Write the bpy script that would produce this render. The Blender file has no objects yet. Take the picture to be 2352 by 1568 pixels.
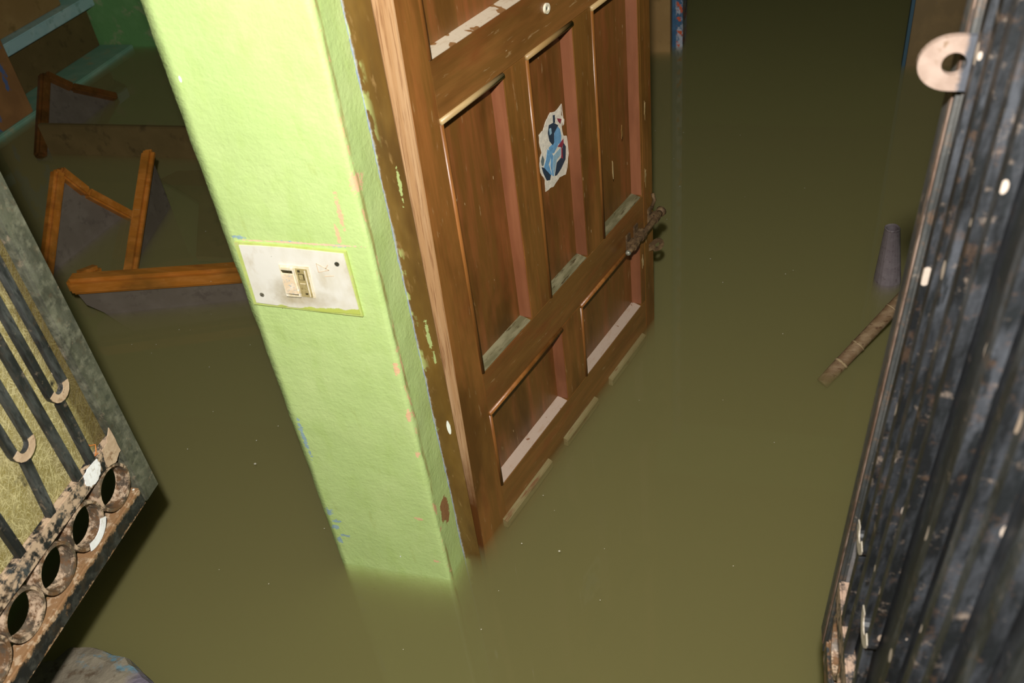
import bpy, bmesh, math, random
from mathutils import Vector, Matrix, noise

# ------------------------------------------------------------------ camera, world, flash, exposure
scene = bpy.context.scene
COL = scene.collection
random.seed(7)

cam_data = bpy.data.cameras.new('camera')
cam_data.sensor_width = 36.0
cam_data.lens = 2122.0 / 2352.0 * 36.0
cam_data.clip_start = 0.01
CAM_POS = Vector((0.5412, -0.9645, 1.4))
_R = ((0.9599365912705309, 0.0801849184608289, -0.26849975715323077),
      (0.2584374287007641, -0.6237092289409025, 0.7376970199075513),
      (-0.10831360111477771, -0.7775327495259444, -0.6194440953210982))   # columns: image right, image down, view direction
CAM_RIGHT = Vector((_R[0][0], _R[1][0], _R[2][0]))
CAM_UP = -Vector((_R[0][1], _R[1][1], _R[2][1]))
CAM_FWD = Vector((_R[0][2], _R[1][2], _R[2][2]))
cam = bpy.data.objects.new('camera', cam_data)
COL.objects.link(cam)
m3 = Matrix((CAM_RIGHT, CAM_UP, -CAM_FWD)).transposed()
cam.matrix_world = Matrix.Translation(CAM_POS) @ m3.to_4x4()
cam_data.dof.use_dof = True
cam_data.dof.focus_distance = 1.72
cam_data.dof.aperture_fstop = 8.0
scene.camera = cam

world = bpy.data.worlds.new('world')
scene.world = world
world.use_nodes = True
world.node_tree.nodes['Background'].inputs[0].default_value = (0.75, 0.9, 1.0, 1)
world.node_tree.nodes['Background'].inputs[1].default_value = 0.022

fl = bpy.data.lights.new('camera_flash', 'POINT')
fl.energy = 168.0
fl.shadow_soft_size = 0.022
fl.color = (1.0, 0.985, 0.95)
flash = bpy.data.objects.new('camera_flash', fl)
COL.objects.link(flash)
flash.location = CAM_POS + CAM_UP * 0.17 - CAM_RIGHT * 0.035 - CAM_FWD * 0.14

scene.view_settings.view_transform = 'Standard'
scene.view_settings.look = 'None'
scene.view_settings.gamma = 1.0
scene.view_settings.use_curve_mapping = False
scene.view_settings.exposure = 0.0
scene.cycles.volume_bounces = 1

# ------------------------------------------------------------------ material helpers
def lin(c):
    return tuple(((v / 255.0) / 12.92 if v / 255.0 <= 0.04045 else (((v / 255.0) + 0.055) / 1.055) ** 2.4) for v in c) + (1.0,)

class NB:
    """small node builder"""
    def __init__(s, name):
        s.mat = bpy.data.materials.new(name)
        s.mat.use_nodes = True
        s.nt = s.mat.node_tree
        s.nt.nodes.clear()
        s.out = s.nt.nodes.new('ShaderNodeOutputMaterial')
        s.tc = s.nt.nodes.new('ShaderNodeTexCoord')
        s.P = s.tc.outputs['Object']

    def n(s, t, **kw):
        nd = s.nt.nodes.new(t)
        for k, v in kw.items():
            setattr(nd, k, v)
        return nd

    def put(s, sock, v):
        if isinstance(v, bpy.types.NodeSocket):
            s.nt.links.new(v, sock)
        else:
            sock.default_value = v

    def math(s, op, a, b=0.0, clamp=False):
        nd = s.n('ShaderNodeMath', operation=op, use_clamp=clamp)
        s.put(nd.inputs[0], a); s.put(nd.inputs[1], b)
        return nd.outputs[0]

    def vmath(s, op, a, b=(0, 0, 0)):
        nd = s.n('ShaderNodeVectorMath', operation=op)
        s.put(nd.inputs[0], a); s.put(nd.inputs[1], b)
        return nd.outputs['Value'] if op in ('LENGTH', 'DOT_PRODUCT') else nd.outputs[0]

    def use_random(s):
        oi = s.n('ShaderNodeObjectInfo')
        v = s.n('ShaderNodeCombineXYZ')
        r = s.math('MULTIPLY', oi.outputs['Random'], 7.0)
        for i in range(3):
            s.put(v.inputs[i], r)
        s.P = s.vmath('ADD', s.P, v.outputs[0])
        return s

    def coord(s, scale=(1, 1, 1), rot=(0, 0, 0), loc=(0, 0, 0)):
        mp = s.n('ShaderNodeMapping')
        s.put(mp.inputs['Vector'], s.P)
        mp.inputs['Scale'].default_value = scale
        mp.inputs['Rotation'].default_value = rot
        mp.inputs['Location'].default_value = loc
        return mp.outputs[0]

    def noise(s, scale, detail=4.0, rough=0.6, stretch=(1, 1, 1), loc=(0, 0, 0), rot=(0, 0, 0)):
        nd = s.n('ShaderNodeTexNoise')
        s.put(nd.inputs['Vector'], s.coord(stretch, rot, loc))
        nd.inputs['Scale'].default_value = scale
        nd.inputs['Detail'].default_value = detail
        nd.inputs['Roughness'].default_value = rough
        return nd.outputs['Fac']

    def strand(s, scale, rot, ln, i):
        mp = s.n('ShaderNodeMapping', vector_type='TEXTURE')
        s.put(mp.inputs['Vector'], s.P)
        mp.inputs['Rotation'].default_value = (0, rot, 0)
        mp.inputs['Location'].default_value = (i * 3.1, 0, i * 1.7)
        mp.inputs['Scale'].default_value = (1, 50, 1 / ln)
        nd = s.n('ShaderNodeTexNoise')
        s.put(nd.inputs['Vector'], mp.outputs[0])
        nd.inputs['Scale'].default_value = scale
        nd.inputs['Detail'].default_value = 1.0
        return nd.outputs['Fac']

    def ramp(s, v, lo, hi):
        mr = s.n('ShaderNodeMapRange', clamp=True)
        s.put(mr.inputs['Value'], v)
        mr.inputs['From Min'].default_value = lo
        mr.inputs['From Max'].default_value = hi
        return mr.outputs[0]

    def mask(s, scale, lo, hi, **kw):
        return s.ramp(s.noise(scale, **kw), lo, hi)

    def flecks(s, scale, thresh, keep, stretch=(1, 1, 1), loc=(0, 0, 0)):
        """sparse small spots: voronoi cells, kept for a share of them"""
        v = s.n('ShaderNodeTexVoronoi')
        s.put(v.inputs['Vector'], s.coord(stretch, (0, 0, 0), loc))
        v.inputs['Scale'].default_value = scale
        sep = s.n('ShaderNodeSeparateColor')
        s.put(sep.inputs[0], v.outputs['Color'])
        k = s.math('LESS_THAN', sep.outputs[0], keep)
        size = s.math('MULTIPLY', sep.outputs[1], thresh)
        d = s.math('LESS_THAN', v.outputs['Distance'], size)
        return s.math('MULTIPLY', k, d)

    def axis(s, i):
        sp = s.n('ShaderNodeSeparateXYZ')
        s.put(sp.inputs[0], s.P)
        return sp.outputs[i]

    def above(s, i, at, wob=0.0, nscale=60.0, soft=0.001):
        """1 where axis i > at, with a ragged edge"""
        v = s.axis(i)
        if wob:
            nz = s.math('SUBTRACT', s.noise(nscale, detail=5.0, rough=0.7), 0.5)
            v = s.math('ADD', v, s.math('MULTIPLY', nz, wob))
        return s.ramp(v, at - soft, at + soft)

    def spot(s, c, r, wob=0.9, nscale=70.0, soft=.06):
        """a ragged chip at c with radii r"""
        d = s.vmath('SUBTRACT', s.P, c)
        d = s.vmath('DIVIDE', d, r)
        ln = s.vmath('LENGTH', d)
        nz = s.math('MULTIPLY', s.math('SUBTRACT', s.noise(nscale, detail=4.0), 0.5), wob * 2.2)
        return s.ramp(s.math('ADD', ln, nz), 1 + soft, 1 - soft)

    def mix(s, a, b, f):
        nd = s.n('ShaderNodeMix', data_type='RGBA')
        s.put(nd.inputs[0], f)
        s.put(nd.inputs[6], lin(a) if isinstance(a, tuple) and len(a) == 3 else a)
        s.put(nd.inputs[7], lin(b) if isinstance(b, tuple) and len(b) == 3 else b)
        return nd.outputs[2]

    def layers(s, base, *ls):
        c = lin(base) if isinstance(base, tuple) else base
        for col, f in ls:
            c = s.mix(c, col, f)
        return c

    def finish(s, color, rough=0.6, spec=0.4, bump=None, bdist=0.002, metal=0.0, bstr=0.6):
        b = s.n('ShaderNodeBsdfPrincipled')
        s.put(b.inputs['Base Color'], lin(color) if isinstance(color, tuple) and len(color) == 3 else color)
        s.put(b.inputs['Roughness'], rough)
        s.put(b.inputs['Specular IOR Level'], spec)
        s.put(b.inputs['Metallic'], metal)
        if bump is not None:
            bp = s.n('ShaderNodeBump')
            bp.inputs['Strength'].default_value = bstr
            bp.inputs['Distance'].default_value = bdist
            s.put(bp.inputs['Height'], bump)
            s.put(b.inputs['Normal'], bp.outputs[0])
        s.put(s.out.inputs['Surface'], b.outputs[0])
        return s.mat

# ------------------------------------------------------------------ materials
GREEN = (184, 206, 132)

def mat_plaster():
    b = NB('lime_plaster')
    c = b.layers(GREEN,
                 ((192, 211, 140), b.mask(9, .45, .72)),
                 ((178, 201, 122), b.mask(26, .5, .75, stretch=(1, 1, .5))),
                 ((168, 182, 104), b.math('MULTIPLY', b.mask(45, .62, .72, stretch=(1, 1, .25)), .4)))
    # tiny paint flecks
    c = b.mix(c, (235, 240, 235), b.flecks(34, .10, .10, stretch=(1, 1, .45)))
    c = b.mix(c, (120, 125, 70), b.flecks(42, .08, .07, loc=(3, 1, 2)))
    # chips showing the peach undercoat and the older blue coat
    chips = [((0.004, 0.0, .835), (.006, .02, .014)), ((-0.028, 0, .79), (.0035, .02, .026)), ((-0.040, 0, .755), (.003, .02, .016)),
             ((-0.0005, 0, .42), (.004, .02, .012)), ((-0.002, 0, .515), (.004, .02, .012)), ((-0.030, 0, .165), (.007, .02, .004)),
             ((-0.016, 0, .05), (.006, .02, .003)), ((-0.001, 0, .33), (.003, .02, .006))]
    for cc, r in chips:
        c = b.mix(c, (226, 184, 142), b.spot(cc, r, 1.5, 170))
    for cc, r in [((-0.199, 0, .742), (.010, .01, .003)), ((-.12, 0, .738), (.02, .01, .0015)), ((-.045, 0, .737), (.012, .01, .002)),
                  ((-.206, 0, .15), (.006, .01, .008)), ((-.198, 0, .125), (.009, .01, .004)), ((-.205, 0, .108), (.007, .01, .006)), ((-.190, 0, .085), (.010, .01, .0035)), ((-.206, 0, .07), (.005, .01, .008)), ((-.206, 0, .34), (.004, .01, .04))]:
        c = b.mix(c, (150, 176, 180), b.spot(cc, r, 1.9, 150))
    c = b.mix(c, (226, 190, 160), b.spot((-.1, 0, .7372), (.09, .01, .0015), 1.5, 120))
    # bare brown patch low on the return
    c = b.mix(c, (150, 108, 70), b.spot((0.004, .036, .155), (.012, .016, .030), .7, 60))
    # grazed corner line
    corner = b.math('MULTIPLY', b.ramp(b.math('ABSOLUTE', b.math('SUBTRACT', b.axis(1), .010)), .005, .0015), b.mask(60, .42, .56, stretch=(1, 1, .2)))
    c = b.mix(c, (150, 138, 78), b.math('MULTIPLY', corner, .8))
    corner2 = b.math('MULTIPLY', b.ramp(b.math('ABSOLUTE', b.math('SUBTRACT', b.axis(1), .008)), .006, .002), b.mask(85, .60, .64, stretch=(1, 1, .4), loc=(5, 1, 9)))
    c = b.mix(c, (216, 172, 128), corner2)
    # edge of the older blue and white coats next to the door frame
    c = b.mix(c, (160, 186, 218), b.above(1, .0622, .010, 70))
    c = b.mix(c, (216, 222, 222), b.above(1, .0640, .010, 95))
    h = b.math('ADD', b.noise(140, detail=6.0, rough=.65), b.math('MULTIPLY', b.noise(28, detail=3.0), 1.6))
    return b.finish(c, .5, .4, h, .0025, bstr=.4)

def mat_frame():
    b = NB('brown_frame_paint')
    c = b.layers((104, 74, 28),
                 ((122, 92, 44), b.mask(16, .45, .7, stretch=(1, 1, .4))),
                 ((76, 50, 22), b.mask(10, .52, .72, stretch=(1, 1, .3), loc=(4, 0, 0))),
                 ((150, 118, 74), b.math('MULTIPLY', b.mask(90, .60, .72, stretch=(1, 1, .35)), .55)))
    # bluish bare strip and smeared lime paint along the wall side
    left = b.above(0, .0108, .010, 60)
    c = b.mix((146, 140, 122), c, left)
    lime = b.math('MULTIPLY', b.ramp(b.axis(0), .022, .010), b.mask(22, .54, .57, stretch=(1, 1, .5), loc=(0, 0, 1.3)))
    c = b.mix(c, (164, 174, 108), lime)
    for cc, r in [((.036, .064, .80), (.0022, .01, .030)), ((.031, .064, .53), (.003, .01, .026)), ((.034, .064, .49), (.002, .01, .012))]:
        c = b.mix(c, (158, 168, 108), b.spot(cc, r, 1.6, 130))
    c = b.mix(c, (236, 236, 226), b.spot((.033, .064, .335), (.0035, .01, .016), .35, 60))
    c = b.mix(c, (230, 226, 210), b.flecks(40, .09, .06, stretch=(1, 1, .5)))
    return b.finish(c, .38, .5, b.noise(60, detail=5.0, stretch=(1, 1, .25)), .002, bstr=.5)

def mat_wood(name, base, light, dark, spread=1.0, axis='z', rough=.36, flecks=True, spec=.5):
    b = NB(name).use_random()
    st = {'z': (1, 1, .08), 'x': (.08, 1, 1)}[axis]
    st2 = {'z': (1, 1, .3), 'x': (.3, 1, 1)}[axis]
    c = b.layers(base,
                 (light, b.mask(42, .46, .72, stretch=st)),
                 (dark, b.math('MULTIPLY', b.mask(9, .48, .66, stretch=st2, loc=(3, 2, 1)), spread)),
                 (light, b.math('MULTIPLY', b.mask(13, .56, .74, stretch=st2, loc=(7, 5, 1)), .8)))
    if flecks:
        c = b.mix(c, (206, 180, 140), b.flecks(48, .085, .09, stretch=st2))
        c = b.mix(c, (176, 146, 108), b.flecks(105, .12, .16, stretch=st2, loc=(2, 6, 4)))
        c = b.mix(c, (122, 66, 32), b.math('MULTIPLY', b.mask(24, .54, .70, loc=(4, 9, 2), stretch=st2, detail=6.0), .55))
        c = b.mix(c, (190, 160, 115), b.math('MULTIPLY', b.mask(150, .66, .74, stretch=(1, 1, .16) if axis == 'z' else (.16, 1, 1), rot=(0, .4, 0)), .45))
    return b.finish(c, rough, spec, b.noise(90, detail=5.0, stretch=st), .0012, bstr=.45)

def mat_raw():
    b = NB('bare_pine').use_random()
    c = b.layers((196, 146, 88), ((218, 172, 112), b.mask(60, .42, .7, stretch=(1, 1, .04))),
                 ((150, 98, 52), b.mask(150, .55, .70, stretch=(1, 1, .03))))
    c = b.mix(c, (128, 78, 40), b.mask(14, .55, .8, stretch=(1, 1, .2), loc=(1, 1, 1)))
    wet = b.ramp(b.axis(2), .0, .0)
    return b.finish(c, .6, .3, b.noise(120, stretch=(1, 1, .04)), .001)

def mat_raw_edge():
    # bare pine that turns dark where the water has soaked it
    b = NB('bare_pine_edge')
    c = b.layers((184, 142, 98), ((200, 162, 120), b.mask(90, .42, .7, stretch=(1, 1, .03))),
                 ((140, 98, 62), b.math('MULTIPLY', b.mask(330, .52, .64, stretch=(1, 1, .02)), .8)))
    soak = b.math('ADD', b.axis(2), b.math('MULTIPLY', b.math('SUBTRACT', b.noise(25), .5), .10))
    c = b.mix((98, 58, 22), c, b.ramp(soak, .10, .26))
    return b.finish(c, .55, .35, b.noise(120, stretch=(1, 1, .04)), .001)

def mat_simple(name, base, l1, l2, scale=20, rough=.6, spec=.35, stretch=(1, 1, 1), bump=None, flecks=None, metal=0.0, bstr=.6):
    b = NB(name).use_random()
    c = b.layers(base, (l1, b.mask(scale, .45, .65, stretch=stretch)), (l2, b.mask(scale * 2.3, .56, .68, stretch=stretch, loc=(2, 5, 1))))
    if flecks:
        c = b.mix(c, flecks[0], b.flecks(flecks[1], flecks[2], flecks[3]))
    return b.finish(c, rough, spec, b.noise(bump[0], detail=5.0, stretch=stretch) if bump else None, bump[1] if bump else .001, metal, bstr)

def mat_ledge(name, pale, wiped, share):
    b = NB(name).use_random()
    c = b.mix(pale, wiped, b.mask(34, .5 + share - .012, .5 + share + .012, detail=2.0))
    c = b.mix(c, (150, 110, 70), b.math('MULTIPLY', b.mask(120, .55, .7, stretch=(.3, 1, 1)), .35))
    return b.finish(c, .6, .3, b.noise(80), .0008)

def mat_gate(name, dirt, rust, speck, base=(24, 25, 27), grey=(70, 74, 74), stretch=(1, 1, .25), green=0.0, mudc=(186, 160, 134)):
    b = NB(name).use_random()
    c = b.layers(base, (grey, b.mask(46, .42, .74, stretch=stretch, detail=6.0)),
                 (tuple(int(v * 1.25) for v in base), b.mask(130, .50, .64, stretch=stretch, loc=(1, 2, 3))))
    if green:
        c = b.mix(c, (92, 93, 76), b.math('MULTIPLY', b.mask(20, .36, .66, loc=(5, 5, 5), detail=6.0), green))
        c = b.mix(c, (120, 118, 100), b.math('MULTIPLY', b.mask(58, .48, .70, loc=(8, 1, 5), detail=6.0), green))
        c = b.mix(c, (62, 64, 54), b.math('MULTIPLY', b.mask(80, .56, .66, loc=(3, 7, 5), detail=6.0), green))
    c = b.mix(c, (104, 76, 52), b.math('MULTIPLY', b.mask(60, .58 - rust * .2, .68 - rust * .2, loc=(9, 3, 3), detail=7.0, rough=.7), min(1, rust * 2)))
    c = b.mix(c, mudc, b.math('MULTIPLY', b.mask(52, .62 - dirt * .22, .72 - dirt * .22, detail=7.0, rough=.7, loc=(2, 8, 4)), min(1, dirt * 2.5)))
    c = b.mix(c, tuple(int(40 + .8 * v) for v in mudc), b.flecks(46, .22, speck, stretch=(1, 1, .5)))
    c = b.mix(c, mudc, b.flecks(30, .16, speck * .7, stretch=(1, 1, .5), loc=(4, 4, 4)))
    return b.finish(c, .5, .4, b.noise(150, detail=5.0), .0012, bstr=.5)

def mat_sheet():
    b = NB('fibre_sheet')
    fib = None
    for i, (rt, ln, sc) in enumerate([(.15, .07, 260), (-.35, .08, 300), (1.0, .07, 260), (-.8, .09, 250), (.55, .07, 320), (-1.35, .08, 280)]):
        # thin strands: ridges of a noise drawn out along one direction
        nz = b.strand(sc, rt, ln, i)
        r = b.ramp(b.math('ABSOLUTE', b.math('SUBTRACT', nz, .5)), .022, .003)
        fib = r if fib is None else b.math('MAXIMUM', fib, r)
    near = b.above(0, .078, .02, 30, .012)
    c = b.mix((84, 68, 28), (128, 114, 60), near)
    c = b.mix(c, (150, 136, 78), b.math('MULTIPLY', b.mask(9, .4, .65), near))
    c = b.mix(c, (204, 192, 142), b.math('MULTIPLY', fib, b.math('ADD', b.math('MULTIPLY', near, .62), .14)))
    c = b.mix(c, (40, 38, 22), b.mask(16, .64, .72, loc=(3, 3, 3)))
    c = b.mix(c, (235, 240, 240), b.flecks(30, .12, .07, stretch=(1, 1, .4)))
    return b.finish(c, .45, .45, fib, .0008)

M = {}
M['plaster'] = mat_plaster()
M['frame'] = mat_frame()
M['wood'] = mat_wood('varnished_brown_wood', (120, 81, 35), (148, 94, 46), (92, 58, 22))
M['wood_x'] = mat_wood('varnished_brown_wood_across', (120, 82, 38), (140, 92, 46), (98, 62, 26), axis='x')
M['panel'] = mat_wood('panel_brown_wood', (112, 74, 32), (140, 82, 44), (82, 52, 18))
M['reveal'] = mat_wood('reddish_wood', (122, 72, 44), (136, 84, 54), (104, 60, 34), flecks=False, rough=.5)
M['bead'] = mat_wood('orange_bead_wood', (128, 80, 34), (156, 100, 50), (100, 58, 22), flecks=False)
M['worn_lit_bead'] = mat_wood('worn_lit_bead_wood', (170, 142, 96), (196, 172, 126), (128, 92, 44), flecks=False, axis='x', rough=.4)  # tan paints both worn varnish and the highlight along the top beads
M['raw_edge'] = mat_raw_edge()
M['ledge_pale'] = mat_ledge('pale_dusty_ledge', (196, 180, 156), (132, 94, 56), .075)
M['ledge_pink'] = mat_ledge('pinkish_dusty_ledge', (176, 154, 136), (128, 88, 62), .17)
M['ledge_moss'] = mat_simple('grey_green_ledge', (98, 92, 64), (130, 122, 92), (68, 56, 32), 70, .6, .35, stretch=(.18, 1, 1), bump=(90, .0015))
M['strip'] = mat_simple('wet_pale_strip', (126, 110, 72), (138, 124, 86), (116, 82, 52), 40, .5, .4, stretch=(.2, 1, 1))
M['rusty'] = mat_simple('rusted_iron', (82, 62, 40), (116, 92, 62), (56, 42, 30), 60, .7, .3, bump=(120, .002))
M['white_plastic'] = None
def mat_plate():
    b = NB('yellowed_plate')
    c = b.layers((222, 218, 206), ((206, 198, 176), b.mask(16, .45, .7, stretch=(1, 1, .6))), ((190, 176, 146), b.math('MULTIPLY', b.mask(38, .58, .72, stretch=(1, 1, .5)), .5)))
    c = b.mix(c, (148, 130, 88), b.math('MULTIPLY', b.spot((-.027, 0, -.020), (.016, .02, .016), 1.0, 60, .8), .55))
    c = b.mix(c, (160, 142, 100), b.math('MULTIPLY', b.spot((.005, 0, -.0325), (.030, .02, .010), 1.0, 60, .8), .55))
    c = b.mix(c, (182, 192, 92), b.ramp(b.math('ADD', b.axis(2), b.math('ADD', b.math('MULTIPLY', b.axis(0), -.02), b.math('MULTIPLY', b.math('SUBTRACT', b.noise(28), .5), .018))), .6276 - .675, .6261 - .675))
    c = b.mix(c, (140, 132, 118), b.flecks(60, .07, .10))
    return b.finish(c, .42, .45, b.noise(90), .0004)
M['plate'] = mat_plate()
M['plate_paint'] = mat_simple('olive_lime_paint', (184, 196, 112), (176, 188, 100), (190, 190, 130), 40, .55, .35, bump=(120, .001))
M['cream'] = mat_simple('cream_plastic', (226, 216, 190), (210, 192, 150), (232, 226, 212), 60, .4, .5)
M['worn_rocker'] = mat_simple('peeled_rocker', (222, 198, 164), (232, 218, 196), (150, 168, 176), 110, .45, .4)
M['tan_plastic'] = mat_simple('dirty_tan_plastic', (158, 142, 96), (176, 160, 112), (130, 114, 70), 90, .5, .4)
M['dark_gap'] = mat_simple('dark_grime', (66, 58, 34), (50, 44, 28), (84, 76, 48), 80, .7, .2)
M['screw'] = mat_simple('dull_screw', (150, 146, 130), (120, 116, 100), (90, 86, 76), 90, .4, .5, metal=.4)
M['hole'] = mat_simple('hole_dark', (60, 60, 50), (44, 44, 38), (80, 80, 70), 90, .7, .2)
M['scribble'] = mat_simple('faint_pencil_peach', (212, 188, 160), (206, 180, 150), (216, 200, 178), 90, .6, .3)
for k, cc in dict(s_white=(216, 206, 188), s_dark=(44, 58, 72), s_blue=(104, 152, 188), s_pale=(140, 170, 184), s_red=(132, 50, 64), s_grey=(96, 106, 104)).items():
    M[k] = mat_simple('print_' + k[2:], cc, tuple(min(255, int(v * 1.1)) for v in cc), tuple(int(v * .88) for v in cc), 120, .45, .4)
M['gate_stile'] = mat_gate('stile_weathered_black', .12, .10, .05, base=(58, 58, 48), grey=(104, 103, 90), green=.8)
M['gate_bar'] = mat_gate('bar_black_paint', .10, .06, .45, grey=(84, 86, 84))
def mat_bottom_rail():
    b = NB('rail_rusted_black')
    c = b.layers((26, 27, 28), ((62, 62, 58), b.mask(70, .46, .70, detail=7.0)), ((48, 40, 32), b.mask(40, .50, .66, loc=(3, 1, 1), detail=6.0)))
    z = b.math('ADD', b.axis(2), b.math('MULTIPLY', b.math('SUBTRACT', b.noise(70, detail=7.0, rough=.75), .5), .030))
    worn = b.math('MAXIMUM', b.ramp(z, .0045, .0015), b.ramp(z, .0270, .0310))
    c = b.mix(c, (140, 106, 74), worn)
    c = b.mix(c, (176, 150, 122), b.math('MULTIPLY', worn, b.mask(90, .52, .6, detail=6.0, loc=(2, 2, 2))))
    c = b.mix(c, (112, 84, 58), b.mask(36, .60, .68, detail=7.0, rough=.7, loc=(6, 2, 2)))
    c = b.mix(c, (226, 224, 214), b.flecks(46, .2, .16))
    return b.finish(c, .5, .4, b.noise(150, detail=5.0), .0012)
M['gate_rail'] = mat_bottom_rail()
M['gate_mud'] = mat_gate('rail_muddy', .80, .25, .12, mudc=(182, 156, 130))
M['gate_ring'] = mat_gate('ring_rusted', .60, .60, .12, base=(70, 60, 50), grey=(120, 104, 86))
FM = (146, 128, 112)
M['gate_far'] = mat_gate('far_leaf_black', .16, .10, .60, base=(15, 16, 17), grey=(60, 62, 66), mudc=FM)
M['gate_far_rail'] = mat_gate('far_leaf_rail', .35, .60, .14, base=(34, 32, 30), mudc=FM)
M['gate_far_mud'] = mat_gate('far_leaf_muddy_rail', .80, .2, .10, mudc=(150, 126, 108))
M['far_worn'] = mat_simple('far_worn_bend', (160, 150, 134), (170, 160, 146), (120, 104, 86), 60, .6, .3)
M['far_lit_side'] = mat_gate('far_leaf_lit_side', .05, .05, .10, base=(84, 81, 80), grey=(112, 108, 106), mudc=FM)  # paler grey paints the light on the stile's inner side
M['far_rust'] = mat_simple('rust_band', (88, 68, 56), (122, 104, 92), (56, 50, 46), 60, .7, .2, stretch=(1, 1, .3))
M['gate_far_edge'] = mat_gate('far_leaf_edge', .14, .20, .06, base=(44, 45, 44), grey=(92, 90, 86), stretch=(1, 1, .12), mudc=FM)
M['gate_black_sheet'] = mat_gate('far_leaf_sheet', .05, .04, .10, base=(14, 15, 16), grey=(40, 42, 45), mudc=FM)
def mat_eye():
    b = NB('primer_steel')
    c = b.layers((122, 104, 92), ((134, 116, 104), b.mask(60, .45, .65)), ((104, 84, 66), b.mask(110, .56, .68)))
    c = b.mix(c, (62, 64, 69), b.above(1, -.0065, .008, 70, .0015))
    return b.finish(c, .5, .4, b.noise(120), .0008)
M['lock_eye'] = mat_eye()
M['sheet'] = mat_sheet()
M['mud_white'] = mat_simple('white_splash', (232, 230, 228), (240, 240, 240), (200, 192, 182), 60, .6, .3, bump=(120, .001))
M['mud'] = mat_simple('dried_mud', (178, 152, 124), (192, 168, 140), (140, 112, 84), 50, .8, .2, bump=(90, .002))
M['wire'] = mat_simple('orange_thread', (190, 110, 50), (206, 130, 66), (160, 84, 36), 50, .6, .3)
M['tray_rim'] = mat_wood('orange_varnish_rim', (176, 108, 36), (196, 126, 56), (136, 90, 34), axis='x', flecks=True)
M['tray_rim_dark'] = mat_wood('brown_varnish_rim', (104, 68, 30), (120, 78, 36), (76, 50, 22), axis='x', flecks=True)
M['tray_panel'] = mat_simple('grey_mauve_board', (104, 94, 82), (112, 102, 90), (94, 84, 74), 14, .7, .25, flecks=((170, 170, 160), 18, .05, .06))
M['dim_board'] = mat_simple('brown_board', (106, 88, 52), (116, 96, 58), (90, 74, 44), 8, .7, .25)
M['teal'] = mat_simple('worn_teal_paint', (172, 206, 204), (190, 216, 212), (150, 184, 176), 10, .55, .35, flecks=((190, 180, 140), 14, .12, .10))
M['teal_green'] = mat_simple('green_teal_paint', (130, 172, 146), (150, 184, 158), (170, 172, 136), 7, .6, .3, flecks=((176, 150, 100), 12, .2, .12))
def mat_blue_brown(name, lo, hi, brown=(120, 92, 56), blue=(52, 98, 140)):
    b = NB(name)
    c = b.layers(brown, (tuple(int(v * 1.15) for v in brown), b.mask(8, .45, .7)))
    c = b.mix(c, blue, b.mask(5, lo, hi, detail=6.0, stretch=(1, 1, .6)))
    return b.finish(c, .5, .4, b.noise(30), .001)
M['post_peel'] = mat_blue_brown('brown_post_blue_peel', .585, .60, (150, 108, 66), (96, 112, 150))
M['back_board'] = mat_simple('brown_backboard', (156, 122, 74), (166, 132, 82), (132, 104, 58), 6, .6, .3)
M['wall_far'] = mat_simple('peeling_green_wall', (110, 160, 96), (126, 172, 110), (170, 168, 130), 5, .7, .2, bump=(40, .003))
M['wall_dim'] = mat_simple('dull_green_wall', (96, 146, 50), (106, 154, 60), (84, 130, 46), 2, .8, .15)
M['ceiling'] = mat_simple('grey_ceiling', (88, 88, 74), (96, 94, 80), (76, 76, 66), 3, .85, .1)
M['floor'] = mat_simple('mud_floor', (92, 80, 50), (100, 88, 56), (80, 70, 44), 4, .9, .1)
M['concrete'] = mat_simple('grey_brown_concrete', (124, 114, 98), (136, 126, 110), (104, 92, 76), 12, .85, .2, bump=(60, .004), flecks=((220, 220, 214), 40, .14, .07))
def mat_slab():
    b = NB('painted_concrete')
    c = b.layers((116, 106, 90), ((132, 122, 104), b.mask(18, .45, .65)), ((92, 78, 62), b.mask(40, .55, .66)))
    bl = b.math('MULTIPLY', b.above(1, -.320, .05, 30, .006), b.mask(40, .48, .60, detail=6.0))
    bl = b.math('MULTIPLY', bl, b.above(0, -.575, .05, 30, .01))
    c = b.mix(c, (96, 128, 140), bl)
    c = b.mix(c, (106, 98, 116), b.math('MULTIPLY', b.above(0, -.46, .02, 30, .01), .8))
    c = b.mix(c, (222, 222, 216), b.flecks(50, .14, .06))
    return b.finish(c, .8, .25, b.noise(70, detail=6.0), .004, bstr=.8)
M['slab'] = mat_slab()
M['grey_plastic'] = mat_simple('grey_mauve_plastic', (112, 102, 104), (124, 114, 116), (98, 86, 88), 40, .5, .4, flecks=((190, 186, 180), 120, .08, .1))
M['cane'] = mat_simple('brown_cane_bark', (112, 88, 62), (134, 112, 84), (84, 58, 38), 60, .7, .25, stretch=(.3, 1, 1), bump=(90, .002))
M['cane_ring'] = mat_simple('pale_cane_node', (160, 138, 104), (146, 122, 90), (120, 96, 66), 60, .7, .25)
M['fleck'] = mat_simple('pale_fleck', (206, 200, 180), (190, 180, 150), (214, 214, 208), 50, .6, .3)
M['post_blue'] = None
def mat_post():
    b = NB('blue_post_peel')
    c = b.layers((54, 92, 124), ((72, 108, 140), b.mask(40, .4, .7)))
    c = b.mix(c, (176, 178, 186), b.math('MULTIPLY', b.above(0, .048, .02, 60, .003), b.mask(34, .44, .50, stretch=(1, 1, .6))))
    c = b.mix(c, (206, 92, 52), b.math('MULTIPLY', b.above(0, .050, .012, 60, .003), b.mask(40, .54, .58, loc=(0, 0, 4))))
    return b.finish(c, .5, .4)
M['post_blue'] = mat_post()

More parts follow.
